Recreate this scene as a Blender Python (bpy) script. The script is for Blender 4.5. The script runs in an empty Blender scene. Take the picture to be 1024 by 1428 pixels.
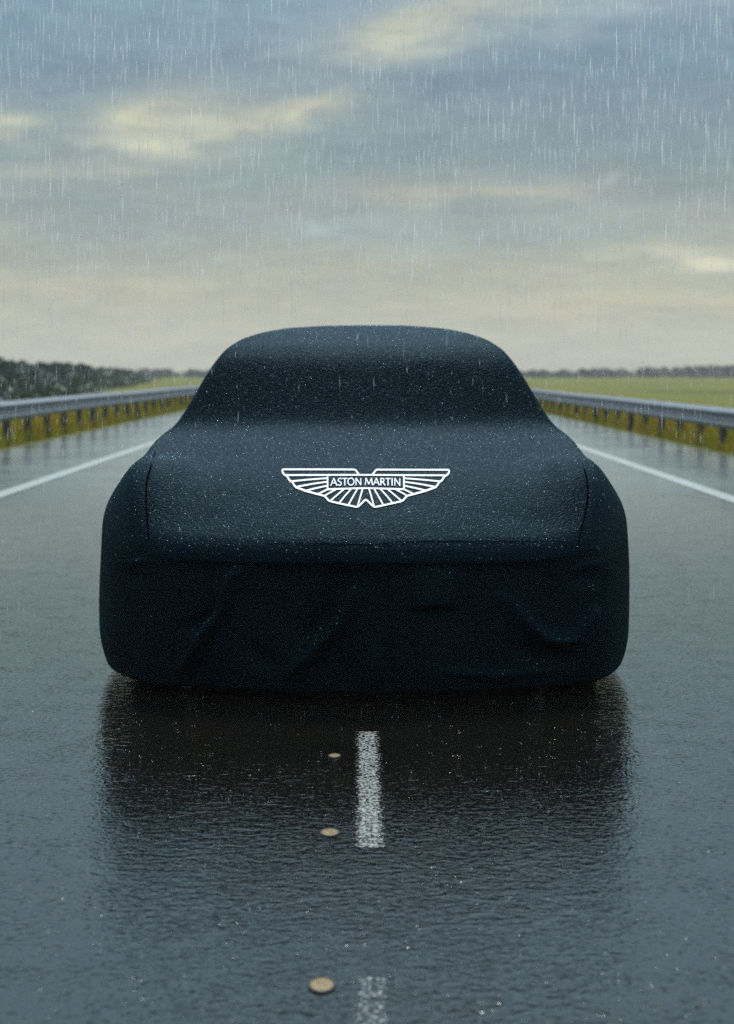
import bpy, math, random
import numpy as np
from mathutils import Vector
random.seed(7); RNG = np.random.default_rng(11)
S = bpy.context.scene
COL = S.collection
R = math.radians

# ------------------------------------------------------------------ camera
CAM_H, FPX = 1.16, 2716.0            # eye height, focal length in units of 1/1024 picture width
cam_d = bpy.data.cameras.new('camera'); cam = bpy.data.objects.new('camera', cam_d)
COL.objects.link(cam); S.camera = cam
cam.location = (0, 0, CAM_H); cam.rotation_euler = (R(90), 0, 0)
cam_d.sensor_fit = 'HORIZONTAL'; cam_d.sensor_width = 36.0
cam_d.lens = 36.0 * FPX / 1024
cam_d.shift_x = 7 / 1024; cam_d.shift_y = -195 / 1024
cam_d.clip_start = 0.1; cam_d.clip_end = 6000
cam_d.dof.use_dof = True; cam_d.dof.focus_distance = 6.3; cam_d.dof.aperture_fstop = 5.2

S.view_settings.view_transform = 'Standard'; S.view_settings.look = 'None'
S.view_settings.exposure = 0.0; S.view_settings.gamma = 1.0
S.view_settings.use_curve_mapping = False
S.render.engine = 'CYCLES'
S.cycles.use_denoising = False
S.cycles.max_bounces = 6; S.cycles.volume_bounces = 0
S.cycles.transparent_max_bounces = 12
S.cycles.sample_clamp_indirect = 6.0
S.cycles.caustics_reflective = False; S.cycles.caustics_refractive = False

# ------------------------------------------------------------------ node helpers
class NT:
    def __init__(s, tree): s.t = tree; s.n = tree.nodes; s.l = tree.links
    def new(s, typ, **kw):
        nd = s.n.new(typ)
        for k, v in kw.items():
            if k == 'inp':
                for kk, vv in v.items(): s.set(nd.inputs[kk], vv)
            else: setattr(nd, k, v)
        return nd
    def set(s, sock, v):
        if isinstance(v, bpy.types.NodeSocket): s.l.new(v, sock)
        else: sock.default_value = v
    def m(s, op, a, b=None, c=None, clamp=False):
        nd = s.n.new('ShaderNodeMath'); nd.operation = op; nd.use_clamp = clamp
        for i, v in enumerate((a, b, c)):
            if v is not None: s.set(nd.inputs[i], v)
        return nd.outputs[0]
    def mix(s, fac, a, b, blend='MIX'):
        nd = s.n.new('ShaderNodeMix'); nd.data_type = 'RGBA'; nd.blend_type = blend
        s.set(nd.inputs[0], fac)
        for i, v in ((6, a), (7, b)):
            if isinstance(v, tuple) and len(v) == 3: v = (*v, 1)
            s.set(nd.inputs[i], v)
        return nd.outputs[2]
    def noise(s, vec, scale, detail=3, rough=.5, dist=0):
        nd = s.n.new('ShaderNodeTexNoise'); s.set(nd.inputs['Vector'], vec)
        nd.inputs['Scale'].default_value = scale; nd.inputs['Detail'].default_value = detail
        nd.inputs['Roughness'].default_value = rough; nd.inputs['Distortion'].default_value = dist
        return nd.outputs[0]
    def rng(s, v, a, b, c=0., d=1., smooth=False):
        nd = s.n.new('ShaderNodeMapRange'); s.set(nd.inputs[0], v)
        nd.interpolation_type = 'SMOOTHSTEP' if smooth else 'LINEAR'
        for i, q in zip((1, 2, 3, 4), (a, b, c, d)): nd.inputs[i].default_value = q
        return nd.outputs[0]
    def ramp(s, v, stops):
        nd = s.n.new('ShaderNodeValToRGB'); s.set(nd.inputs[0], v)
        e = nd.color_ramp.elements
        while len(e) < len(stops): e.new(.5)
        for q, (p, c) in zip(e, stops): q.position = p; q.color = (*c, 1)
        return nd.outputs[0]
    def scale(s, vec, v):
        nd = s.n.new('ShaderNodeMapping'); s.set(nd.inputs[0], vec); nd.inputs['Scale'].default_value = v
        return nd.outputs[0]

# ------------------------------------------------------------------ world: broken rain cloud over a Nishita sky
SUN_EL, SUN_AZ = R(51), R(1)       # high, a little beyond the car
world = bpy.data.worlds.new('World'); S.world = world; world.use_nodes = True
w = NT(world.node_tree); w.n.clear()
tc = w.new('ShaderNodeTexCoord'); D = tc.outputs['Generated']
sep = w.new('ShaderNodeSeparateXYZ', inp={0: D}); X, Y, Z = sep.outputs
sky = w.new('ShaderNodeTexSky', sky_type='NISHITA', sun_disc=False, sun_elevation=SUN_EL, sun_rotation=SUN_AZ)
sky.dust_density = 3; sky.air_density = 1
nish = w.mix(1.0, sky.outputs[0], (.06, .06, .06), 'MULTIPLY')
el = w.m('ARCTAN2', Z, w.m('SQRT', w.m('ADD', w.m('MULTIPLY', X, X), w.m('MULTIPLY', Y, Y))))
az = w.m('ARCTAN2', X, Y)
# ragged edges: bend the coordinates with noise (long in azimuth, thin in elevation)
st = w.scale(D, (9, 9, 26))
n1 = w.noise(st, 1.0, 6, .6, .4); n2 = w.noise(w.scale(D, (22, 22, 70)), 1.0, 5, .6, .3)
azw = w.m('ADD', az, w.m('MULTIPLY', w.m('SUBTRACT', n1, .5), .06))
elw = w.m('ADD', el, w.m('MULTIPLY', w.m('SUBTRACT', n2, .5), .018))
base = w.ramp(w.m('DIVIDE', el, .5), [
    (0.0, (.55, .54, .46)), (.035, (.57, .54, .42)), (.085, (.50, .49, .385)), (.14, (.40, .435, .405)),
    (.20, (.30, .37, .385)), (.30, (.215, .315, .39)), (.38, (.23, .35, .46)), (.55, (.40, .56, .72)), (.85, (.52, .66, .80)), (1.0, (.60, .72, .84))])
mott = w.rng(n1, .36, .64, 0, 1, True)
colr = w.mix(w.m('MULTIPLY', mott, w.rng(el, .01, .09, .15, .75)), base, w.mix(1.0, base, (.71, .86, .93), 'MULTIPLY'))
def blob(px, py, sx, sy, slope, amp, color, soft=1.0):
    """a lit or dark patch of cloud: centre / half sizes as angles of the sky (1/2716 rad)"""
    global colr
    a0, e0 = (px - 505) / FPX, (519 - py) / FPX
    u = w.m('SUBTRACT', azw, a0); v = w.m('SUBTRACT', w.m('SUBTRACT', elw, e0), w.m('MULTIPLY', u, slope))
    q = w.m('ADD', w.m('POWER', w.m('ABSOLUTE', w.m('DIVIDE', u, sx / FPX)), 2.0),
                   w.m('POWER', w.m('ABSOLUTE', w.m('DIVIDE', v, sy / FPX)), 2.0))
    g = w.m('EXPONENT', w.m('MULTIPLY', q, -1.0))
    tex = w.rng(n2, .3, .62, .55, 1.1)
    f = w.m('MULTIPLY', w.m('MULTIPLY', g, tex), amp, clamp=True)
    colr = w.mix(f, colr, color)
CR, CB, DB, GB = (.66, .63, .47), (.50, .60, .63), (.155, .235, .34), (.27, .34, .36)
for b in [
    (100, 60, 260, 60, 0, .35, (.19, .31, .45)), (610, 45, 190, 52, .22, .75, (.50, .55, .52)), (575, 50, 95, 30, .2, .7, CR), (640, 20, 90, 20, .1, .4, CR),
    (470, 120, 150, 40, 0, .35, DB), (850, 160, 230, 75, 0, .6, (.165, .25, .345)), (700, 210, 250, 40, 0, .45, (.185, .265, .33)),
    (840, 30, 70, 34, .3, .45, (.42, .51, .55)), (960, 80, 90, 50, 0, .35, (.18, .31, .45)), (1000, 10, 80, 16, 0, .3, (.4, .5, .55)),
    (60, 225, 160, 34, 0, .5, (.18, .27, .34)), (560, 215, 130, 30, 0, .35, (.19, .28, .34)), (80, 120, 110, 26, 0, .35, (.17, .26, .36)),
    (245, 182, 140, 48, .10, .85, (.44, .48, .44)), (225, 172, 85, 34, .10, .8, (.62, .61, .48)), (205, 165, 40, 16, 0, .6, CR), (205, 205, 65, 11, 0, .75, (.74, .72, .55)),
    (365, 170, 100, 18, .25, .8, (.58, .58, .46)), (410, 152, 50, 9, .30, .7, (.70, .67, .50)), (10, 180, 42, 18, 0, .9, (.70, .67, .50)),
    (60, 238, 130, 14, 0, .5, (.42, .44, .38)), (180, 245, 50, 10, 0, .45, CR), (170, 295, 260, 38, 0, .6, (.24, .315, .34)), (420, 270, 160, 26, 0, .45, (.26, .325, .34)),
    (560, 265, 100, 18, 0, .45, (.42, .44, .40)), (690, 268, 150, 15, 0, .65, (.52, .49, .40)), (845, 257, 22, 6, .15, .9, (.60, .68, .68)), (446, 314, 20, 5, -.35, .6, (.52, .64, .68)),
    (520, 318, 110, 16, 0, .6, (.33, .45, .49)), (770, 330, 180, 24, 0, .6, (.30, .40, .42)), (950, 262, 130, 40, 0, .5, (.22, .285, .33)), (1000, 300, 60, 20, 0, .4, (.45, .45, .40)),
    (560, 372, 130, 14, .1, .55, (.52, .49, .38)), (180, 350, 220, 24, 0, .5, (.30, .36, .36)), (420, 400, 180, 18, 0, .4, (.32, .37, .37)), (170, 400, 200, 12, .03, .7, (.56, .53, .41)),
    (985, 365, 75, 11, -.1, 1.0, (.80, .77, .61)), (930, 352, 80, 14, 0, .6, CR), (820, 390, 240, 26, 0, .45, (.55, .53, .40)), (900, 427, 200, 16, .02, .8, (.66, .60, .42)), (200, 470, 300, 22, 0, .5, (.62, .58, .43)), (860, 475, 200, 20, 0, .5, (.62, .58, .43)), (300, 440, 300, 16, 0, .35, (.40, .43, .40)),
]: blob(*b)
# everything behind the photographer lies under the dark part of the storm
back = w.rng(Y, -.35, .45, 1.0, 1.0, True)
colr = w.mix(1.0, colr, w.new('ShaderNodeCombineColor', inp={0: back, 1: back, 2: back}).outputs[0], 'MULTIPLY')
strk = w.noise(w.scale(D, (34, 34, 150)), 1.0, 5, .65, .6)
tx = w.m('MULTIPLY', w.rng(strk, .28, .72, .86, 1.14), w.rng(n2, .3, .7, .93, 1.07))
colr = w.mix(1.0, colr, w.new('ShaderNodeCombineColor', inp={0: tx, 1: tx, 2: w.m('POWER', tx, .75)}).outputs[0], 'MULTIPLY')
colr = w.mix(1.0, colr, (.985, 1.005, .975), 'MULTIPLY')
colr = w.mix(.94, nish, colr)
bg = w.new('ShaderNodeBackground', inp={0: colr, 1: 1.0})
w.l.new(bg.outputs[0], w.new('ShaderNodeOutputWorld').inputs[0])

sun_d = bpy.data.lights.new('sun', 'SUN'); sun_d.energy = 2.7; sun_d.angle = R(20); sun_d.color = (.97, .98, 1)
sun = bpy.data.objects.new('sun', sun_d); COL.objects.link(sun)
sd = Vector((math.sin(SUN_AZ) * math.cos(SUN_EL), math.cos(SUN_AZ) * math.cos(SUN_EL), math.sin(SUN_EL)))
sun.rotation_euler = sd.to_track_quat('Z', 'Y').to_euler()

# ------------------------------------------------------------------ mesh helpers
def mesh_obj(name, verts, faces, mat=None, parent=None, smooth=True, **props):
    me = bpy.data.meshes.new(name)
    verts = np.asarray(verts, dtype=np.float32)
    if isinstance(faces, np.ndarray):
        nf, k = faces.shape
        me.vertices.add(len(verts)); me.vertices.foreach_set('co', verts.ravel())
        me.loops.add(nf * k); me.loops.foreach_set('vertex_index', faces.astype(np.int32).ravel())
        me.polygons.add(nf); me.polygons.foreach_set('loop_start', np.arange(0, nf * k, k, dtype=np.int32))
        me.polygons.foreach_set('loop_total', np.full(nf, k, dtype=np.int32))
    else:
        me.from_pydata([tuple(map(float, v)) for v in verts], [], faces)
    me.polygons.foreach_set('use_smooth', [smooth] * len(me.polygons))
    me.update(calc_edges=True); me.validate()
    if mat: me.materials.append(mat)
    o = bpy.data.objects.new(name, me); COL.objects.link(o)
    if parent: o.parent = parent
    for k, v in props.items(): o[k] = v
    return o
def empty(name, loc=(0, 0, 0), **props):
    o = bpy.data.objects.new(name, None); COL.objects.link(o); o.location = loc; o.empty_display_size = .2
    for k, v in props.items(): o[k] = v
    return o
def grid_faces(nu, nv, wrap=False):
    i = np.arange(nu - 1)[:, None]; j = np.arange(nv if wrap else nv - 1)[None, :]
    j2 = (j + 1) % nv
    a = i * nv + j; b = i * nv + j2; c = (i + 1) * nv + j2; d = (i + 1) * nv + j
    return np.stack([a, b, c, d], -1).reshape(-1, 4)
def material(name):
    m = bpy.data.materials.new(name); m.use_nodes = True
    t = NT(m.node_tree); t.n.clear()
    out = t.new('ShaderNodeOutputMaterial'); p = t.new('ShaderNodeBsdfPrincipled')
    t.l.new(p.outputs[0], out.inputs[0])
    return m, t, p
def obj_co(t): return t.new('ShaderNodeTexCoord').outputs['Object']
def bump(t, h, strength, dist, prev=None):
    b = t.new('ShaderNodeBump', inp={'Height': h, 'Strength': strength, 'Distance': dist})
    if prev is not None: t.l.new(prev, b.inputs['Normal'])
    return b.outputs[0]

# ------------------------------------------------------------------ materials
def wet_surface(name, paint=False, wear=0.5):
    m, t, p = material(name); co = t.new('ShaderNodeNewGeometry').outputs['Position']
    agg = t.new('ShaderNodeTexVoronoi', inp={'Vector': co, 'Scale': 95.0}).outputs[0]
    fine = t.noise(co, 210, 2, .6)
    big = t.noise(co, .7, 4, .6)
    asph = t.ramp(t.m('ADD', t.m('MULTIPLY', fine, .6), t.m('MULTIPLY', big, .4)),
                  [(.3, (.003, .0027, .0020)), (.55, (.0080, .0070, .0048)), (.8, (.020, .017, .012))])
    grit = t.rng(t.noise(co, 330, 1, .5), .64, .74, 0, 1)
    asph = t.mix(t.m('MULTIPLY', grit, .5), asph, (.20, .17, .12))
    if paint:
        chip = t.noise(t.scale(co, (1, .8, 1)), 105, 4, .7)
        sp = t.new('ShaderNodeSeparateXYZ', inp={0: co}).outputs
        worn = t.m('ADD', chip, t.m('MULTIPLY', t.m('SUBTRACT', t.noise(co, 9, 2), .5), .12))
        if wear > .4:      # the short dashes are scuffed at their edges, the nearest one almost worn away
            e_ = t.m('DIVIDE', t.m('ABSOLUTE', t.m('SUBTRACT', sp[0], .019)), .043)
            worn = t.m('SUBTRACT', worn, t.rng(e_, .5, 1.0, 0, .16))
            worn = t.m('SUBTRACT', worn, t.rng(sp[1], 3.95, 4.5, .095, .022))
        fac = t.rng(worn, wear - .03, wear + .05)
        asph = t.mix(fac, asph, (.63, .64, .59) if wear > .4 else (.80, .81, .78))
    t.set(p.inputs['Base Color'], asph)
    p.inputs['Specular IOR Level'].default_value = 0.0
    p.inputs['Roughness'].default_value = .55
    film_rough = t.rng(big, .35, .65, .03, .06)
    # thin water film over the chippings, stirred by wind and rain; the film lies deeper away from the crown where the car stands
    rip = t.noise(t.scale(co, (.75, 1.0, 1)), 30, 1.2, .5, .9)
    rip2 = t.noise(t.scale(co, (.8, 1.5, 1)), 9, 3, .55, .8)
    sep_ = t.new('ShaderNodeSeparateXYZ', inp={0: co}).outputs
    deep = t.m('MAXIMUM', t.rng(sep_[1], 6.5, 13, 1.0, .25), 0.0); deep = t.m('MULTIPLY', deep, t.rng(sep_[1], 13, 30, 1.0, .5))
    grain = t.m('ADD', t.m('SUBTRACT', 1.0, agg), t.m('MULTIPLY', t.noise(co, 70, 3, .6), 1.2))
    patch = t.rng(t.noise(t.scale(co, (.5, 1, 1)), 2.2, 3), .35, .65, .5, 1.0)
    n = bump(t, rip2, t.m('MULTIPLY', deep, .14), .004)
    n = bump(t, rip, t.m('MULTIPLY', deep, t.m('MULTIPLY', patch, .65)), .0044, n)
    proud = t.rng(t.noise(co, 85, 2, .6), .57, .68)      # chippings that stand out of the film and catch the light
    nc = bump(t, grain, t.m('MULTIPLY', deep, t.m('ADD', .28, t.m('MULTIPLY', proud, .7))), .0016, n)
    gl = t.new('ShaderNodeBsdfAnisotropic', inp={'Color': (.92, 1.0, 1.0, 1), 'Roughness': t.m('ADD', film_rough, t.rng(sep_[1], 6.0, 20, 0, .11)), 'Normal': nc})
    fr = t.new('ShaderNodeFresnel', inp={'IOR': 1.74, 'Normal': nc})
    # rough stone tips that break through the water and do not mirror the sky
    tips = t.rng(t.m('ADD', t.m('MULTIPLY', t.noise(t.scale(co, (.75, 1, 1)), 62, 3, .65), .75), t.m('MULTIPLY', t.noise(co, 6, 3, .6), .25)), .52, .60, 0, .48)
    mx = t.new('ShaderNodeMixShader', inp={0: t.m('MULTIPLY', fr.outputs[0], t.m('SUBTRACT', 1.0, tips))})
    t.l.new(p.outputs[0], mx.inputs[1]); t.l.new(gl.outputs[0], mx.inputs[2])
    out = [q for q in t.n if q.type == 'OUTPUT_MATERIAL'][0]; t.l.new(mx.outputs[0], out.inputs[0])
    t.set(p.inputs['Normal'], bump(t, t.m('ADD', grain, fine), .7, .0035, n))
    return m
M_road = wet_surface('wet_asphalt')
M_dash = wet_surface('worn_white_paint', True, .47)
M_line = wet_surface('white_line_paint', True, .20)

def cloth_material():
    m, t, p = material('wet_cover_fabric'); co = obj_co(t)
    mot = t.noise(co, 3.2, 4, .6)
    c = t.ramp(mot, [(.3, (.0022, .0088, .0138)), (.7, (.0040, .0142, .0208))])
    t.set(p.inputs['Base Color'], c)
    p.inputs['Specular IOR Level'].default_value = 0.0; p.inputs['Roughness'].default_value = 1.0
    g1 = t.noise(co, 150, 3, .65); g2 = t.new('ShaderNodeTexVoronoi', inp={'Vector': co, 'Scale': 110.0}).outputs[0]
    n = bump(t, t.noise(co, 6, 2, .5), .18, .02)
    n = bump(t, t.m('ADD', g1, t.m('MULTIPLY', g2, -.7)), 1.0, .0031, n)
    t.set(p.inputs['Normal'], n)
    # wet blue-black finish: tinted reflection that grows towards grazing view
    gl = t.new('ShaderNodeBsdfAnisotropic', inp={'Color': (.56, .80, .93, 1), 'Roughness': t.rng(t.noise(co, 160, 2), .35, .65, .26, .46), 'Normal': n})
    fr = t.new('ShaderNodeFresnel', inp={'IOR': 1.24, 'Normal': n})
    mx = t.new('ShaderNodeMixShader', inp={0: t.m('MULTIPLY', fr.outputs[0], .12)})
    t.l.new(p.outputs[0], mx.inputs[1]); t.l.new(gl.outputs[0], mx.inputs[2])
    out = [q for q in t.n if q.type == 'OUTPUT_MATERIAL'][0]; t.l.new(mx.outputs[0], out.inputs[0])
    return m
M_cloth = cloth_material()
def simple(name, col, rough=.5, metal=0., var=.0, scale=20, **kw):
    m, t, p = material(name); co = obj_co(t)
    if var: c = t.mix(t.rng(t.noise(co, scale, 4, .6), .3, .7), tuple(q * (1 - var) for q in col), tuple(q * (1 + var) for q in col))
    else: c = (*col, 1)
    t.set(p.inputs['Base Color'], c); p.inputs['Roughness'].default_value = rough; p.inputs['Metallic'].default_value = metal
    for k, v in kw.items(): p.inputs[k.replace('_', ' ')].default_value = v
    return m
M_print = simple('white_print', (.90, .92, .92), .5, var=.03, scale=60)
M_seam = simple('dark_seam_thread', (.001, .0015, .002), 1.0, **{'Specular_IOR_Level': 0.0})
M_steel = simple('wet_galvanised_steel', (.22, .26, .29), .5, .6, .18, 3)
M_post = simple('weathered_post_steel', (.05, .055, .055), .6, .2, .3, 9)
M_tyre = simple('tyre_rubber', (.012, .012, .012), .7, var=.2)
M_bead = simple('water_bead', (.48, .66, .78), .12, IOR=1.33)  # pale opaque colour stands in for the bright glints of clear drops
M_rain = bpy.data.materials.new('falling_rain'); M_rain.use_nodes = True
_t = NT(M_rain.node_tree); _t.n.clear()
_a = _t.new('ShaderNodeMixShader', inp={0: .05}); _b = _t.new('ShaderNodeMixShader', inp={0: .15})
_t.l.new(_t.new('ShaderNodeBsdfTranslucent', inp={0: (.95, .98, 1, 1)}).outputs[0], _b.inputs[1]); _t.l.new(_t.new('ShaderNodeBsdfDiffuse', inp={0: (.95, .98, 1, 1)}).outputs[0], _b.inputs[2])
_t.l.new(_b.outputs[0], _a.inputs[1]); _t.l.new(_t.new('ShaderNodeBsdfTransparent').outputs[0], _a.inputs[2])
_t.l.new(_a.outputs[0], _t.new('ShaderNodeOutputMaterial').inputs[0])

# ------------------------------------------------------------------ ground, road, markings
def ground_material():
    m, t, p = material('meadow_ground'); co = t.new('ShaderNodeNewGeometry').outputs['Position']
    a = t.noise(t.scale(co, (1, .25, 1)), .12, 5, .6); b = t.noise(co, 3.5, 4, .65)
    c = t.ramp(t.m('ADD', t.m('MULTIPLY', a, .65), t.m('MULTIPLY', b, .35)),
               [(.35, (.075, .10, .010)), (.5, (.15, .155, .018)), (.65, (.20, .17, .022))])
    t.set(p.inputs['Base Color'], c); p.inputs['Roughness'].default_value = .9
    p.inputs['Specular IOR Level'].default_value = .15
    t.set(p.inputs['Normal'], bump(t, b, .6, .08))
    return m
LE, RE = -5.35, 5.12
mesh_obj('ground', [(-1000, -40, -.02), (1000, -40, -.02), (1000, 1500, -.02), (-1000, 1500, -.02)], [(0, 1, 2, 3)], ground_material(), kind='structure')
mesh_obj('road', [(LE, -30, 0), (RE, -30, 0), (RE, 1490, 0), (LE, 1490, 0)], [(0, 1, 2, 3)], M_road, kind='structure')
def sheet(name, x0, x1, y0, y1, mat, z=.004):
    return mesh_obj(name, [(x0, y0, z), (x1, y0, z), (x1, y1, z), (x0, y1, z)], [(0, 1, 2, 3)], mat, kind='structure')
sheet('edge_line', -3.51, -3.33, -30, 1480, M_line)
sheet('edge_line', 3.29, 3.47, -30, 1480, M_line)
y = 2.20
while y < 120:
    if y + 1.53 < 3.9 or True:
        sheet('centre_line', -.026, .064, y, y + 1.53, M_dash, .0012)
    y += 2.55

# ------------------------------------------------------------------ road studs
def stud(y, x, r, hgt, label):
    o = empty('road_stud', (x, y, 0), label=label, category='road stud', group='brown studs beside the centre line')
    def lathe(prof, n=40):
        v = [(q * math.cos(2 * math.pi * k / n), 1.7 * q * math.sin(2 * math.pi * k / n), z) for q, z in prof for k in range(n)]
        return v, grid_faces(len(prof), n, True)
    v, f = lathe([(r * 1.16, .0005), (r * 1.15, .003), (r * 1.02, .0042), (r * .93, .0044), (r * .9, .002)])
    mesh_obj('rim', v, f, M_studrim, o)
    prof = [(r * .97, .001), (r * .96, hgt * .6), (r * .90, hgt * .85)] + [(max(.0004, r * .9 * q), hgt * (1 - .12 * q * q)) for q in (.95, .8, .6, .4, .2, 0)]
    v, f = lathe(prof); mesh_obj('cap', v, f, M_studcap, o)
    return o
def stud_cap_material():
    m, t, p = material('speckled_stud_cap'); co = obj_co(t)
    s = t.noise(co, 420, 2, .7)
    c = t.ramp(s, [(.38, (.03, .012, .002)), (.46, (.17, .095, .014)), (.55, (.32, .20, .035)), (.64, (.58, .42, .12))])
    t.set(p.inputs['Base Color'], c); p.inputs['Roughness'].default_value = .35
    t.set(p.inputs['Normal'], bump(t, s, .5, .001)); return m
M_studcap = stud_cap_material(); M_studrim = simple('stud_rim_iron', (.03, .022, .016), .5, .3, .3, 200)
stud(5.88, -.083, .017, .0035, 'smallest and farthest brown road stud, closest to the covered car')
stud(4.90, -.081, .0225, .0035, 'middle brown road stud, beside the near end of the worn white dash')
stud(3.68, -.076, .0240, .004, 'largest and nearest round tan road stud, left of the dash at the bottom')

# ------------------------------------------------------------------ the covered car
CX, Y0 = 0.0105, 6.80        # centre line, nose
YC, AX, AF, AR_ = 7.90, 1.025, 1.10, 3.65
def interp(v, tab):
    t = np.array(tab); return np.interp(v, t[:, 0], t[:, 1])
def smooth_tab(tab, w_, lo, hi, n=900):
    xs = np.linspace(lo, hi, n); ys = interp(xs, tab)
    k = max(1, int(w_ / (hi - lo) * n)); ker = np.hanning(2 * k + 3)[1:-1]; ker /= ker.sum()
    pad = np.concatenate([2 * ys[0] - ys[k:0:-1], ys, 2 * ys[-1] - ys[-2:-k - 2:-1]])
    return xs, np.convolve(pad, ker, 'valid')[:n]
bx, by = smooth_tab([(6.5, .36), (6.8, .540), (6.95, .612), (7.1, .670), (7.3, .728), (7.6, .792), (8.0, .848), (8.3, .880), (9, .90), (10.6, .93), (11.2, .90), (11.8, .80)], .10, 6.5, 12)
wx, wy = smooth_tab([(7.4, .5), (8.2, .79), (8.50, .93), (8.79, 1.220), (8.93, 1.285), (9.2, 1.342), (9.6, 1.392), (10.0, 1.418), (10.3, 1.410), (10.7, 1.30), (11.2, 1.0), (11.8, .6)], .09, 7.4, 12)
gx, gy = smooth_tab([(-.1, 1.415), (0, 1.417), (.2, 1.413), (.38, 1.393), (.50, 1.362), (.58, 1.325), (.64, 1.275), (.69, 1.20), (.735, 1.12), (.785, 1.02), (.83, .94), (.875, .87), (.93, .77), (1.1, .50)], .035, -.1, 1.2)
def smax(a, b, k): return np.logaddexp(a / k, b / k) * k
def smin(a, b, k): return -smax(-a, -b, k)
def sstep(a, b, v):
    t = np.clip((v - a) / (b - a), 0, 1); return t * t * (3 - 2 * t)
def bow(x, y): return .30 * np.abs(x) ** 1.4 * sstep(8.6, 7.2, y)
def plan_norm(x, y):
    dy = y - bow(x, y) - YC; ny = np.abs(dy) / np.where(dy < 0, AF, AR_); p_ = 5.5
    return (np.abs(x / AX) ** p_ + ny ** p_) ** (1 / p_)
def wob(x, y, z, s, seed):
    r = np.random.default_rng(seed); out = 0
    for k in range(7):
        d = r.normal(size=3); d /= np.linalg.norm(d); f = s * r.uniform(.6, 1.7)
        out = out + np.sin(f * (d[0] * x + d[1] * y + d[2] * z) + r.uniform(0, 6.28))
    return out / 7
def height(x, y):
    """top of the cloth at plan position (x from centre line, y)"""
    a = np.abs(x)
    s = plan_norm(x, y)
    side = sstep(.78, .97, a / AX)
    s0 = .94 * (1 - side) + .76 * side; rear_ = sstep(7.62, 8.02, y); s0 = s0 - .13 * side * rear_; Rr = .048 * (1 - side) + (.225 + .16 * rear_) * side
    t = np.clip((s - s0) / (1 - s0), 0, 1)
    drop = Rr * (1 - np.sqrt(np.maximum(0, 1 - t ** 2)))
    bw = bow(x, y); nose = sstep(7.55, 7.10, y)
    b = np.interp(y - bw * nose, bx, by) - .088 * bw * nose + .040 * np.exp(-((a - .80) / .11) ** 2) * sstep(7.9, 7.5, y) * sstep(7.0, 7.45, y) - drop
    g = smin(np.interp(a, gx, gy), np.interp(y - .16 * a ** 2, wx, wy), .020)
    g = g - 1.2 * sstep(.93, 1.02, s) * .25
    h = smax(b, g, .028)
    h = h + .0035 * wob(x, y, 0, 6.5, 3) * sstep(1.0, .85, s)
    return h
def surf(x, y, off=0.0):
    return np.array([x, y, float(height(np.array(x), np.array(y))) + off])
# --- cover mesh: rings from the crown out to the rim, then a hanging skirt
NT_ = 520
s_top = 1 - (1 - np.linspace(0, 1, 150)) ** 1.6
s_top[0] = .004
th = np.linspace(0, 2 * np.pi, NT_, endpoint=False)
# even spacing along the outline
fine = np.linspace(0, 2 * np.pi, 20001)
def outline(t):
    c, s = np.cos(t), np.sin(t); e = 2 / 5.5
    x = AX * np.sign(c) * np.abs(c) ** e; y0 = YC + np.where(s < 0, AF, AR_) * np.sign(s) * np.abs(s) ** e; y = y0 + 0
    for _ in range(12): y = .5 * y + .5 * (y0 + bow(x, y))
    return x, y
ox, oy = outline(fine); L = np.concatenate([[0], np.cumsum(np.hypot(np.diff(ox), np.diff(oy)) * np.where((oy[1:] < 8.2), 2.2, 1))])
th = np.interp(np.linspace(0, L[-1], NT_, endpoint=False), L, fine)
ox, oy = outline(th)
CYR = 8.6                       # rings shrink towards this point of the centre line
rows = []
for s in s_top:
    x = ox * s; y = CYR + (oy - CYR) * s
    rows.append(np.stack([x, y, height(x, y)], -1))
rim = rows[-1].copy()
# outline normals
dx = np.roll(ox, -1) - np.roll(ox, 1); dy = np.roll(oy, -1) - np.roll(oy, 1); ll = np.hypot(dx, dy)
nx, ny = dy / ll, -dx / ll
def ridge(px, pz, pts, wid, amp):
    """soft fold in the hanging cloth along a polyline of (x, z)"""
    out = np.zeros_like(px); pts = np.array(pts, float)
    best = np.full_like(px, 1e9); tt = np.zeros_like(px); n = len(pts) - 1
    for k in range(n):
        a, b = pts[k], pts[k + 1]; d = b - a; q = np.clip(((px - a[0]) * d[0] + (pz - a[1]) * d[1]) / (d @ d), 0, 1)
        ds = np.hypot(px - a[0] - q * d[0], pz - a[1] - q * d[1]); m_ = ds < best
        best = np.where(m_, ds, best); tt = np.where(m_, (k + q) / n, tt)
    fade = np.sin(np.pi * np.clip(tt * .86 + .07, 0, 1)) ** .6
    return amp * fade * np.exp(-(best / wid) ** 2)
def face_xz(px, py): return ((px - 509) / 398.0, CAM_H - (py - 519) / 398.0)
FOLDS = [([(335, 778), (318, 820), (300, 862), (272, 905), (246, 945)], .022, .030),
         ([(322, 800), (312, 855), (300, 900), (285, 950)], .016, .016),
         ([(255, 885), (290, 862), (306, 835)], .02, -.016),
         ([(490, 830), (470, 872), (440, 905), (402, 945)], .024, .026),
         ([(470, 800), (452, 860), (425, 890)], .03, -.014),
         ([(708, 838), (735, 872), (765, 900), (800, 905), (838, 868)], .022, .024),
         ([(720, 905), (760, 925), (810, 930)], .03, -.012),
         ([(152, 784), (178, 794), (206, 786)], .012, .007), ([(158, 815), (185, 818)], .03, -.008),
         ([(815, 802), (838, 798), (862, 790)], .012, .007), ([(815, 818), (850, 815)], .03, -.008),
         ([(524, 900), (528, 940), (518, 972)], .02, .014), ([(540, 900), (545, 965)], .02, -.010),
         ([(620, 940), (700, 950), (780, 946)], .02, .008), ([(345, 905), (380, 940)], .03, -.012)]
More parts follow.
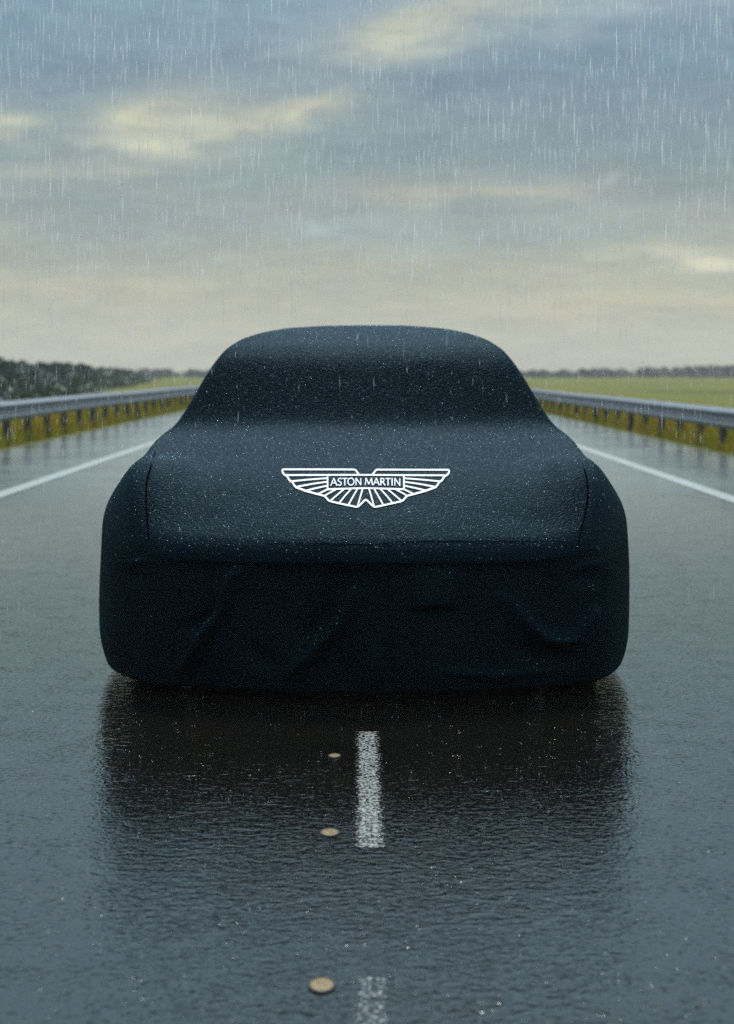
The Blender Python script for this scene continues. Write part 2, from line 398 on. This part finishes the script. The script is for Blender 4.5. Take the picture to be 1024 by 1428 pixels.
FOLDS = [([face_xz(*q) for q in p_], w_ * .95, a_ * 2.3) for p_, w_, a_ in FOLDS]
u_sk = np.linspace(0, 1, 96)[1:]
front = sstep(-.1, -.75, ny)
hem_z = .030 + .020 * (1 - np.abs(ny)) ** 1.0 * (np.abs(nx)) + .006 * wob(ox, oy, 0, 9, 8)
for u in u_sk:
    z = rim[:, 2] + (hem_z - rim[:, 2]) * u
    zz = np.clip(z, 0, 1)
    # bulges a little below the rim, tucks in at the hem
    off = .006 * np.sin(np.pi * np.clip(u, 0, 1)) ** .8
    tuck = np.clip((.20 - zz) / .18, 0, 1)
    off = off - .036 * tuck ** 2.6 * (1 - .55 * front)
    off = off - front * .022 * sstep(.52, .44, zz) * sstep(.80, .60, np.abs(ox))                     # the cloth sinks in under the nose
    off = off + .012 * wob(ox, oy, z, 5, 21) * np.sin(np.pi * min(u, .9)) * (1 - .2 * front)
    f_ = 0
    for p_, w_, a_ in FOLDS: f_ = f_ + ridge(ox, z, p_, w_, a_)
    # number plate pressing through the cloth
    pxx, pzz = face_xz(608, 815)
    f_ = f_ + .045 * sstep(.085, .06, np.abs(ox - pxx)) * np.where(z > pzz - .07, sstep(.13, -.07, z - pzz), sstep(-.10, -.07, z - pzz))
    f_ = f_ + .006 * np.sin(ox * 23 + 3 * z) * sstep(.3, .05, z)
    off = off + f_ * front * sstep(0, .08, u)
    rows.append(np.stack([ox + nx * off, oy + ny * off, z], -1))
last = rows[-1]                                                         # elastic hem turns under
for k, (i_, dz) in enumerate([(.012, -.008), (.03, -.010), (.055, -.004), (.075, .01)]):
    rows.append(np.stack([last[:, 0] - nx * i_, last[:, 1] - ny * i_, last[:, 2] + dz], -1))
V = np.concatenate(rows)
# light relaxation of the top so creases read as cloth
nr = len(rows); G = V.reshape(nr, NT_, 3).copy()
for it in range(2):
    H = G.copy()
    H[1:-1] = .5 * G[1:-1] + .125 * (G[:-2] + G[2:]) + .125 * (np.roll(G[1:-1], 1, 1) + np.roll(G[1:-1], -1, 1))
    G = H
V = G.reshape(-1, 3)
F = grid_faces(nr, NT_, True)[:, ::-1]
car = empty('covered_car', (CX, 8.6, 0), label='low car under a dark wet fabric cover with a white winged badge', category='car')
off0 = np.array([0, 8.6, 0])
c0 = len(V); V2 = np.vstack([V, [[0, CYR, float(height(np.array(0.), np.array(CYR)))]]])
faces = [tuple(map(int, f)) for f in F] + [(c0, i, (i + 1) % NT_) for i in range(NT_)]
cover = mesh_obj('cover', V2 - off0, faces, M_cloth, car)
Gs = G
# bilinear height lookup on the finished cloth
def surf_pt(x, y):
    return float(height(np.array(x), np.array(y)))
def strip(pts, width, off=.003, closed=False):
    """ribbon lying on the cloth; pts are (x, y) on plan; width may be a callable giving the half offset vector"""
    return None

# --- printed badge: drawn in its own flat frame, laid on the bonnet
ys_t = np.linspace(6.84, 8.25, 3000); row_t = 519 + (CAM_H - height(np.zeros_like(ys_t), ys_t)) * FPX / ys_t
def lay(px, py):
    y_ = np.interp(-np.asarray(py, float), -row_t, ys_t)
    x_ = (np.asarray(px, float) - 509) * y_ / FPX
    return x_, y_
def ribbons(lines, name, mat, parent, off=.0035, step=1.2):
    VV, FF = [], []
    for pts, wpx in lines:
        pts = np.array(pts, float); seg = np.hypot(*np.diff(pts, axis=0).T); n = max(2, int(seg.sum() / step) + 1)
        cum = np.concatenate([[0], np.cumsum(seg)]); q = np.unique(np.concatenate([np.linspace(0, cum[-1], n), cum]))
        P = np.stack([np.interp(q, cum, pts[:, 0]), np.interp(q, cum, pts[:, 1])], -1)
        closed = np.hypot(*(pts[0] - pts[-1])) < 1e-6
        T = np.gradient(P, axis=0)
        if closed: T[0] = T[-1] = P[1] - P[-2]
        T /= np.hypot(T[:, 0], T[:, 1])[:, None] + 1e-9
        N = np.stack([-T[:, 1], T[:, 0]], -1) * wpx / 2
        if not closed: P[0] -= T[0] * wpx * .3; P[-1] += T[-1] * wpx * .3
        b = len(VV)
        for A, B in zip(P - N, P + N):
            for q_ in (A, B):
                x_, y_ = lay(*q_); VV.append((x_, y_, surf_pt(x_, y_) + off))
        for k in range(len(P) - 1): FF.append((b + 2 * k, b + 2 * k + 1, b + 2 * k + 3, b + 2 * k + 2))
    return mesh_obj(name, np.array(VV) - off0, FF, mat, parent, smooth=False)
MX = 510.4
mir = lambda L_: [(2 * MX - a, b) for a, b in L_]
tipl = [(501.2, 663.4), (499.3, 660.8), (497.4, 658.2), (496.0, 656.6), (494.2, 656.0), (396.0, 656.0), (394.5, 656.5), (394.0, 658.0),
        (394.6, 660.0), (396.4, 662.5), (399.0, 664.0), (400.8, 664.9), (402.6, 667.6), (404.2, 669.9), (406.4, 671.0), (408.3, 672.2), (410.4, 675.4), (413.2, 677.9),
        (427.5, 682.8), (444.0, 687.6), (452.6, 690.2), (455.6, 693.2), (458.2, 696.3), (461.2, 697.9), (474, 701.6), (486.5, 705.0), (496.3, 707.6), (499.0, 707.6), (502.0, 705.4), (508.4, 699.2), (510.4, 698.2)]
B_ = [(tipl, 2.3), (mir(tipl), 2.3), ([(399, 663.5), (2 * MX - 399, 663.5)], 2.1)]
for L_ in ([(457.2, 663.5), (457.2, 682.0)], [(457.2, 667.7), (432, 669.2), (406.6, 671)], [(457.2, 672.4), (436, 674.6), (413.5, 677.6)],
           [(457.2, 677.3), (440, 680.1), (427.5, 682.2)], [(457.2, 682), (450.5, 684.6), (444.6, 687.0)],
           [(469.6, 682), (460, 686.6), (453.4, 689.8)], [(480.8, 682), (469, 691), (461.4, 696.8)],
           [(490.6, 682), (481, 692), (473.4, 700.6)], [(499.2, 682), (492, 694), (486.2, 704.2)], [(506.2, 682), (502, 696), (499.0, 706.8)]):
    B_ += [(L_, 1.9), (mir(L_), 1.9)]
B_ += [([(457.2, 682), (2 * MX - 457.2, 682)], 2.1)]
badge = empty('printed_badge', (0, 0, 0)); bpy.data.objects.remove(badge)
bd = ribbons(B_, 'winged_badge', M_print, car); bd['label'] = 'white winged badge printed on the bonnet'
def letter(ch, x0, x1):
    t_, b_ = 668.4, 677.6; w_ = x1 - x0; h_ = b_ - t_; P = lambda u, v: (x0 + u * w_, t_ + v * h_)
    if ch == 'A': return [([P(0, 1), P(.5, 0)], 1.15), ([P(.5, 0), P(1, 1)], 1.5), ([P(.2, .66), P(.8, .66)], 1.0)]
    if ch == 'S':
        return [([P(.95, .08), P(.7, .0), P(.35, .02), P(.12, .17), P(.15, .35), P(.5, .5), P(.85, .64), P(.92, .82), P(.68, .98), P(.32, 1.0), P(.03, .9)], 1.25)]
    if ch == 'T': return [([P(0, .02), P(1, .02)], 1.15), ([P(.5, 0), P(.5, 1)], 1.45)]
    if ch == 'O': return [([P(.5 + .5 * math.cos(k * math.pi / 12), .5 + .52 * math.sin(k * math.pi / 12)) for k in range(25)], 1.3)]
    if ch == 'N': return [([P(.04, 1), P(.04, 0)], 1.2), ([P(.04, 0), P(.96, 1)], 1.4), ([P(.96, 1), P(.96, 0)], 1.2)]
    if ch == 'M': return [([P(0, 1), P(.12, 0)], 1.15), ([P(.12, 0), P(.5, .9)], 1.4), ([P(.5, .9), P(.88, 0)], 1.2), ([P(.88, 0), P(1, 1)], 1.5)]
    if ch == 'R': return [([P(.08, 1), P(.08, 0)], 1.45), ([P(.08, .02), P(.5, .02), P(.75, .12), P(.78, .3), P(.6, .48), P(.08, .52)], 1.2), ([P(.4, .52), P(1, 1)], 1.4)]
    if ch == 'I': return [([P(.5, 0), P(.5, 1)], 1.5)]
Lt = []
for ch, a, b in (('A', 461.6, 470.0), ('S', 471.3, 476.9), ('T', 478.0, 484.3), ('O', 485.4, 494.0), ('N', 496.5, 503.8),
                 ('M', 509.6, 519.6), ('A', 521.3, 529.0), ('R', 531.0, 537.4), ('T', 538.2, 544.8), ('I', 546, 548.2), ('N', 550.7, 558.2)):
    Lt += letter(ch, a, b)
lt = ribbons(Lt, 'lettering', M_print, bd, off=.0045, step=.8); lt['label'] = 'white capital letters in the centre bar of the badge'

# --- seams in the cloth
def seam_tube(pts, r, name):
    P = np.array(pts, float); q = np.linspace(0, len(P) - 1, 160)
    # Catmull-Rom through the points
    def cr(t):
        i = int(min(max(math.floor(t), 0), len(P) - 2)); f = t - i
        p0, p1, p2, p3 = P[max(i - 1, 0)], P[i], P[i + 1], P[min(i + 2, len(P) - 1)]
        return .5 * (2 * p1 + (p2 - p0) * f + (2 * p0 - 5 * p1 + 4 * p2 - p3) * f * f + (3 * p1 - p0 - 3 * p2 + p3) * f ** 3)
    C = np.array([cr(t) for t in q]); T = np.gradient(C, axis=0); T /= np.linalg.norm(T, axis=1)[:, None]
    up = np.tile([0, -.3, 1.], (len(C), 1)); A = np.cross(T, up); A /= np.linalg.norm(A, axis=1)[:, None]; B = np.cross(A, T)
    k = np.arange(8) * math.pi / 4; taper = np.sin(np.linspace(0.02, math.pi - .02, len(C))) ** .35
    VV = (C[:, None] + r * taper[:, None, None] * (np.cos(k)[None, :, None] * A[:, None] + np.sin(k)[None, :, None] * B[:, None])).reshape(-1, 3)
    return mesh_obj(name, VV - off0, grid_faces(len(C), 8, True), M_seam, car)
def on_top(px, py):
    """meet the picture angle (px, py) with the cloth"""
    best = None
    for y_ in np.linspace(6.82, 9.0, 1500):
        x_ = (px - 509) * y_ / FPX
        z_ = CAM_H - (py - 519) * y_ / FPX
        if plan_norm(x_, y_) < 1 and z_ <= surf_pt(x_, y_): return (x_, y_, surf_pt(x_, y_) + .0025)
    return None
for side in (-1, 1):
    px_ = [(-292, 630), (-298, 650), (-304, 672), (-305, 700), (-303, 730), (-301, 758)]
    if side > 0: px_ = [(299, 640), (308, 660), (311, 685), (309, 710), (303, 735), (298, 758)]
    pts = [on_top(509 + a, b) for a, b in px_]; pts = [p for p in pts if p]
    seam_tube(pts, .0032, 'seam')
pts = [on_top(509 + a, b) for a, b in [(-140, 758), (-60, 759), (8, 761), (30, 759), (60, 756), (180, 756), (285, 757)]]; pts = [p for p in pts if p]
if len(pts) > 2: seam_tube(pts, .0013, 'seam')

# --- tyres under the cloth, their feet on the road
def tyre(x, y):
    prof = [(.20, -.10), (.30, -.11), (.328, -.10), (.335, -.07), (.335, .07), (.328, .10), (.30, .11), (.20, .10)]
    n = 56; v = []
    for r_, w_ in prof:
        for k in range(n): v.append((x + w_, y + r_ * math.cos(2 * math.pi * k / n), .335 + r_ * math.sin(2 * math.pi * k / n)))
    v = np.array(v); f = grid_faces(len(prof), n, True)
    return mesh_obj('tyre', v - off0, f, M_tyre, car)
for x in (-.80, .80):
    for y in (7.60, 10.45): tyre(x, y)

# --- beads of rain standing on the cloth (far too many to count)
def beads(n):
    ar, ce, no = [], [], []
    q = V[F]; e1 = q[:, 2] - q[:, 0]; e2 = q[:, 3] - q[:, 1]; nn = np.cross(e1, e2); a = np.linalg.norm(nn, axis=1); nn /= a[:, None] + 1e-12
    if nn[1000:20000, 2].mean() < 0: nn = -nn
    up = np.clip(nn[:, 2], .03, 1) ** 1.8; y = q[:, 0, 1]
    wgt = a * up * np.where(y < 10.0, 1, .15); wgt /= wgt.sum()
    idx = RNG.choice(len(F), n, p=wgt); uu, vv = RNG.random(n)[:, None], RNG.random(n)[:, None]
    Q = q[idx]; P = (1 - uu) * ((1 - vv) * Q[:, 0] + vv * Q[:, 3]) + uu * ((1 - vv) * Q[:, 1] + vv * Q[:, 2])
    N = nn[idx]; r_ = .0009 + .0011 * RNG.random(n) ** 3 + .0012 * (RNG.random(n) > .985)
    T = np.cross(N, [0.3, .9, .1]); T /= np.linalg.norm(T, axis=1)[:, None]; B = np.cross(N, T)
    ks = np.arange(6) * math.pi / 3; VV = []
    ring = lambda rr, h: (P[:, None] + r_[:, None, None] * (rr * (np.cos(ks)[None, :, None] * T[:, None] + np.sin(ks)[None, :, None] * B[:, None]) + h * N[:, None]))
    A = ring(1.0, .0); C = ring(.75, .6); Dp = (P + N * (r_ * .85)[:, None])[:, None]
    VV = np.concatenate([A, C, Dp], 1).reshape(-1, 3); b = (np.arange(n) * 13)[:, None, None]
    f1 = np.array([[i, (i + 1) % 6, 6 + (i + 1) % 6] for i in range(6)] + [[i, 6 + (i + 1) % 6, 6 + i] for i in range(6)] + [[6 + i, 6 + (i + 1) % 6, 12] for i in range(6)])
    o = mesh_obj('rain_beads', VV - off0, (b + f1[None]).reshape(-1, 3), M_bead, car); o['kind'] = 'stuff'
beads(14000)

# ------------------------------------------------------------------ guardrails
BEAM = [(0, .155), (.018, .150), (.030, .135), (.078, .105), (.083, .088), (.078, .068), (.020, .035), (.012, .0),
        (.020, -.035), (.078, -.068), (.083, -.088), (.078, -.105), (.030, -.135), (.018, -.150), (0, -.155)]
def guardrail(x, side, ztop, starty, label):
    """side: +1 when the road lies towards +x of the rail"""
    g = empty('guardrail', (x, 0, 0), label=label, category='guardrail', group='steel guardrails along both verges')
    zc = ztop - .155; ys = np.array(list(np.arange(4, 120, 4)) + list(np.arange(120, 700, 20)))
    pr = BEAM + [(a - .004, b) for a, b in BEAM[::-1]]
    v = []; 
    for y_ in ys:
        for a, b in pr: v.append((side * a, y_, zc + b + .004 * math.sin(y_ * .35)))
    mesh_obj('beam', v, grid_faces(len(ys), len(pr), True), M_steel, g, smooth=False)
    def post_geo(y_):
        # open C section, 10 x 6 cm, walls 6 mm
        P = [(0, -.06), (-.10, -.06), (-.10, -.03), (-.092, -.03), (-.092, -.052), (-.008, -.052), (-.008, .052), (-.092, .052), (-.092, .03), (-.10, .03), (-.10, .06), (0, .06)]
        zt = zc + .12
        vv = [(side * (a - .01), b + y_, z_) for z_ in (-.05, zt) for a, b in P]
        n = len(P); ff = [(i, (i + 1) % n, n + (i + 1) % n, n + i) for i in range(n)] + [tuple(range(n, 2 * n))]
        # block between post and beam
        k = len(vv)
        for z_ in (zc - .09, zc + .09):
            for a, b in ((-.012, -.035), (.016, -.035), (.016, .035), (-.012, .035)): vv.append((side * a, b + y_, z_))
        ff += [(k, k + 1, k + 5, k + 4), (k + 1, k + 2, k + 6, k + 5), (k + 2, k + 3, k + 7, k + 6), (k + 3, k, k + 4, k + 7), (k + 4, k + 5, k + 6, k + 7), (k, k + 3, k + 2, k + 1)]
        return vv, ff
    vv, ff = post_geo(0.0); proto = mesh_obj('post', vv, ff, M_post, g, smooth=False); proto.location = (0, starty, 0)
    n = 1; y_ = starty + 2
    while n < 100:
        c = proto.copy(); c.parent = g; c.location = (0, y_, 0); COL.objects.link(c); n += 1; y_ += 2
    va, fa = [], []
    while y_ < 420:
        vv, ff = post_geo(y_); b = len(va); va += vv; fa += [tuple(b + i for i in f) for f in ff]; y_ += 2
    o = mesh_obj('post', va, fa, M_post, g, smooth=False); o['kind'] = 'stuff'
guardrail(-5.62, 1, .705, 13.1, 'grey steel guardrail left of the car, in front of dark bushes')
guardrail(5.36, -1, .640, 13.2, 'grey steel guardrail right of the car, in front of the open field')

# ------------------------------------------------------------------ verge grass
def grass_material(name, stops):
    m, t, p = material(name); co = t.new('ShaderNodeNewGeometry').outputs['Position']
    c = t.ramp(t.m('ADD', t.m('MULTIPLY', t.noise(co, .9, 3), .6), t.m('MULTIPLY', t.noise(co, 25, 2), .4)), stops)
    t.set(p.inputs['Base Color'], c); p.inputs['Roughness'].default_value = .7
    p.inputs['Specular IOR Level'].default_value = .3
    return m
M_grass = grass_material('dry_verge_grass', [(.34, (.22, .24, .018)), (.46, (.42, .38, .03)), (.56, (.50, .34, .03)), (.66, (.52, .28, .04))])
def blades(name, x0, x1, y0, y1, n, h0, h1, mat, label_=None, wd=.012):
    x = RNG.uniform(x0, x1, n); y = y0 * (y1 / y0) ** RNG.random(n)
    h = RNG.uniform(h0, h1, n) * (0.55 + .6 * (0.5 + .5 * np.sin(y * 1.3 + x * 2))) ; a = RNG.uniform(0, 6.28, n); ww = wd * (.6 + y / 60)
    lean = RNG.normal(0, .28, (n, 2)) * h[:, None]
    bx_, by_ = np.cos(a) * ww, np.sin(a) * ww
    A = np.stack([x - bx_, y - by_, np.full(n, -.03)], -1); B = np.stack([x + bx_, y + by_, np.full(n, -.03)], -1)
    C = np.stack([x + lean[:, 0] * .4 + bx_ * .7, y + lean[:, 1] * .4 + by_ * .7, h * .6], -1); Dd = np.stack([x + lean[:, 0] * .4 - bx_ * .7, y + lean[:, 1] * .4 - by_ * .7, h * .6], -1)
    E = np.stack([x + lean[:, 0], y + lean[:, 1], h], -1)
    VV = np.stack([A, B, C, Dd, E], 1).reshape(-1, 3); b = (np.arange(n) * 5)[:, None, None]
    f1 = np.array([[0, 1, 2], [0, 2, 3], [3, 2, 4]])
    return mesh_obj(name, VV, (b + f1[None]).reshape(-1, 3), mat, None, False, kind='stuff', label=label_, category='grass')
blades('verge_grass', -9.5, LE - .22, 14, 230, 60000, .12, .36, M_grass, 'ochre and green grass on the verge under the left guardrail')
blades('verge_grass', RE + .20, 9.5, 14, 230, 60000, .12, .36, M_grass, 'ochre and green grass on the verge under the right guardrail')

# ------------------------------------------------------------------ thicket on the left, hedgerow far off
def leaf_mass(name, clumps, mat, **props):
    VV = []
    for cx, cy, rad, hgt, n, ls, pointy in clumps:
        u = RNG.random(n) ** .8; ang = RNG.uniform(0, 6.28, n)
        prof = np.where(u < .3, .75 + u, (1.05 if pointy else 1.0) * np.maximum(0, 1 - ((u - .3) / .7) ** (1.1 if pointy else 2.2)) + .03)
        rr = rad * prof * np.sqrt(RNG.uniform(.15, 1, n)) * (1 + .25 * np.sin(3 * ang + cx))
        P = np.stack([cx + rr * np.cos(ang), cy + rr * np.sin(ang), u * hgt], -1)
        d1 = RNG.normal(size=(n, 3)); d1 /= np.linalg.norm(d1, axis=1)[:, None]; d2 = np.cross(d1, RNG.normal(size=(n, 3))); d2 /= np.linalg.norm(d2, axis=1)[:, None]
        s_ = ls * RNG.uniform(.6, 1.4, n)[:, None]
        VV.append(np.stack([P - d1 * s_, P + d2 * s_ * .6, P + d1 * s_, P - d2 * s_ * .6], 1).reshape(-1, 3))
    VV = np.concatenate(VV); n = len(VV) // 4
    return mesh_obj(name, VV, np.arange(n * 4).reshape(-1, 4), mat, None, False, **props)
def leaf_material(name, a, b):
    m, t, p = material(name); co = t.new('ShaderNodeNewGeometry').outputs['Position']
    t.set(p.inputs['Base Color'], t.mix(t.rng(t.noise(co, 1.3, 4, .7), .35, .65), a, b)); p.inputs['Roughness'].default_value = .6
    return m
M_leaf = leaf_material('wet_dark_leaves', (.072, .118, .100), (.082, .128, .108))
M_far = leaf_material('hazed_far_leaves', (.06, .11, .15), (.08, .13, .165))  # blue of distant haze is mixed into the leaf colour
cl = []
path = [(-10.2, 28), (-11.0, 60), (-14.2, 95), (-20, 162), (-27, 230)]
for k in range(150):
    t_ = k / 150 * (len(path) - 1); i = int(t_); f_ = t_ - i
    x_ = path[i][0] * (1 - f_) + path[i + 1][0] * f_; y_ = path[i][1] * (1 - f_) + path[i + 1][1] * f_
    dpt = random.uniform(0, 9)
    x_ -= dpt
    sc = y_ / 2716
    want = np.interp(505 + x_ / y_ * 2716, [-400, 0, 110, 135, 190, 260], [17, 14, 9.5, 5, 1.5, -2])
    hgt = (1.16 + want * sc) * random.uniform(.86, 1.05)
    cl.append((x_, y_, random.uniform(.9, 1.5) * (1 + y_ / 250), hgt, 420, .085 + y_ / 1500, random.random() < .5))
leaf_mass('thicket', cl, M_leaf, kind='stuff', label='dark green bushes massed behind the left guardrail', category='bushes')
cl = []
for k in range(260):
    x_ = -180 + 400 * k / 260; y_ = random.uniform(400, 440); px_ = 505 + x_ / y_ * 2716
    want = np.interp(px_, [150, 280, 740, 900, 1024, 1300], [4.5, 3.0, 2.5, 5.0, 9, 13])
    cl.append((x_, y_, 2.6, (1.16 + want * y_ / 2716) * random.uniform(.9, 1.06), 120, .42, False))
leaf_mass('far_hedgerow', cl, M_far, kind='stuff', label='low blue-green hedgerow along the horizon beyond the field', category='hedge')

# ------------------------------------------------------------------ rain (falling water, countless)
def rain(n, xr, yr, zr, r0, r1, l0, l1):
    P = np.stack([RNG.uniform(*xr, n), RNG.uniform(*yr, n), RNG.uniform(*zr, n)], -1)
    rr = RNG.uniform(r0, r1, n); L_ = RNG.uniform(l0, l1, n); P[:, 2] = np.maximum(P[:, 2], L_ / 2 + .01)
    tilt = RNG.normal(.006, .006, (n, 2))
    D_ = np.stack([tilt[:, 0], tilt[:, 1], np.ones(n)], -1)
    ks = np.arange(4) * math.pi / 2; out = [P - D_ * (L_ / 2)[:, None]]; a0 = RNG.uniform(0, 1.57, n)
    for k in ks: out.append(P + np.stack([np.cos(k + a0) * rr, np.sin(k + a0) * rr, 0 * rr], -1))
    out.append(P + D_ * (L_ / 2)[:, None])
    VV = np.stack(out, 1)
    # keep clear of the car
    inside = (plan_norm(P[:, 0] - CX, P[:, 1]) < 1.05) & (P[:, 2] - L_ / 2 < np.where(plan_norm(P[:, 0] - CX, P[:, 1]) < 1, height(np.clip(P[:, 0] - CX, -1, 1), np.clip(P[:, 1], 6.8, 11.5)), .6) + .02)
    VV = VV[~inside]; m_ = len(VV)
    f = [[0, 1, 5], [0, 5, 3], [0, 2, 5], [0, 5, 4]]
    return VV.reshape(-1, 3), ((np.arange(m_) * 6)[:, None, None] + np.array(f)[None]).reshape(-1, 3)
parts = [rain(1900, (-2.8, 2.8), (8.4, 11.5), (1.35, 4.2), .0009, .0014, .09, .22),
         rain(4200, (-1.7, 1.7), (5.0, 8.8), (1.50, 3.2), .0005, .0010, .03, .12),
         rain(1100, (-1.7, 1.7), (4.5, 8.8), (1.50, 3.2), .0007, .0010, .07, .15),
         rain(130, (1.15, 2.0), (5.0, 8.8), (0, 1.5), .0003, .0006, .04, .10),
         rain(130, (-2.0, -1.15), (5.0, 8.8), (0, 1.5), .0003, .0006, .04, .10),
         rain(350, (-2.8, 2.8), (8.4, 11.5), (0, 1.4), .0005, .0008, .05, .12),
         rain(6000, (-3.0, 3.0), (8, 11.5), (0.8, 4.2), .0006, .0009, .012, .06)]
b = 0; va, fa = [], []
for v, f in parts: va.append(v); fa.append(f + b); b += len(v)
mesh_obj('rain', np.concatenate(va), np.concatenate(fa), M_rain, None, True, kind='stuff', label='fine pale streaks of rain falling round the covered car', category='rain')

# ------------------------------------------------------------------ splashes thrown up from the road
def splashes(n):
    c = np.stack([RNG.uniform(-2.2, 2.2, n), 3.2 * (12 / 3.2) ** RNG.random(n), np.zeros(n)], -1)
    P = np.repeat(c, 3, 0); k = len(P)
    P += np.stack([RNG.normal(0, .006, k), RNG.normal(0, .006, k), RNG.uniform(.001, .016, k)], -1)
    keep = ~((plan_norm(P[:, 0] - CX, P[:, 1]) < 1.03)); P = P[keep]; k = len(P)
    rr = RNG.uniform(.0005, .0012, k)[:, None]
    O = np.array([[1, 0, 0], [0, 1, 0], [-1, 0, 0], [0, -1, 0], [0, 0, 1.3], [0, 0, -1]])
    VV = (P[:, None] + rr[:, None] * O[None]).reshape(-1, 3); VV[:, 2] = np.maximum(VV[:, 2], .0003)
    f = np.array([[0, 1, 4], [1, 2, 4], [2, 3, 4], [3, 0, 4], [1, 0, 5], [2, 1, 5], [3, 2, 5], [0, 3, 5]])
    mesh_obj('rain_splashes', VV, ((np.arange(k) * 6)[:, None, None] + f[None]).reshape(-1, 3), M_rain, None, True, kind='stuff', label='tiny splashes of rain leaping off the wet road', category='splashes')
splashes(1100)

# ------------------------------------------------------------------ haze
HZ = True
if HZ:
    m = bpy.data.materials.new('rain_haze'); m.use_nodes = True; t = NT(m.node_tree); t.n.clear()
    out = t.new('ShaderNodeOutputMaterial'); pv = t.new('ShaderNodeVolumePrincipled')
    pv.inputs['Color'].default_value = (1.0, .95, .83, 1); pv.inputs['Density'].default_value = .0006; pv.inputs['Anisotropy'].default_value = .2
    t.l.new(pv.outputs[0], out.inputs['Volume'])
    x0, x1, y0_, y1_, z0, z1 = -1010, 1010, -60, 1520, -1.1, 30
    vs = [(x, y, z) for x in (x0, x1) for y in (y0_, y1_) for z in (z0, z1)]
    hz = mesh_obj('haze', vs, [(0, 1, 3, 2), (4, 6, 7, 5), (0, 4, 5, 1), (2, 3, 7, 6), (0, 2, 6, 4), (1, 5, 7, 3)], m, None, False, kind='stuff')
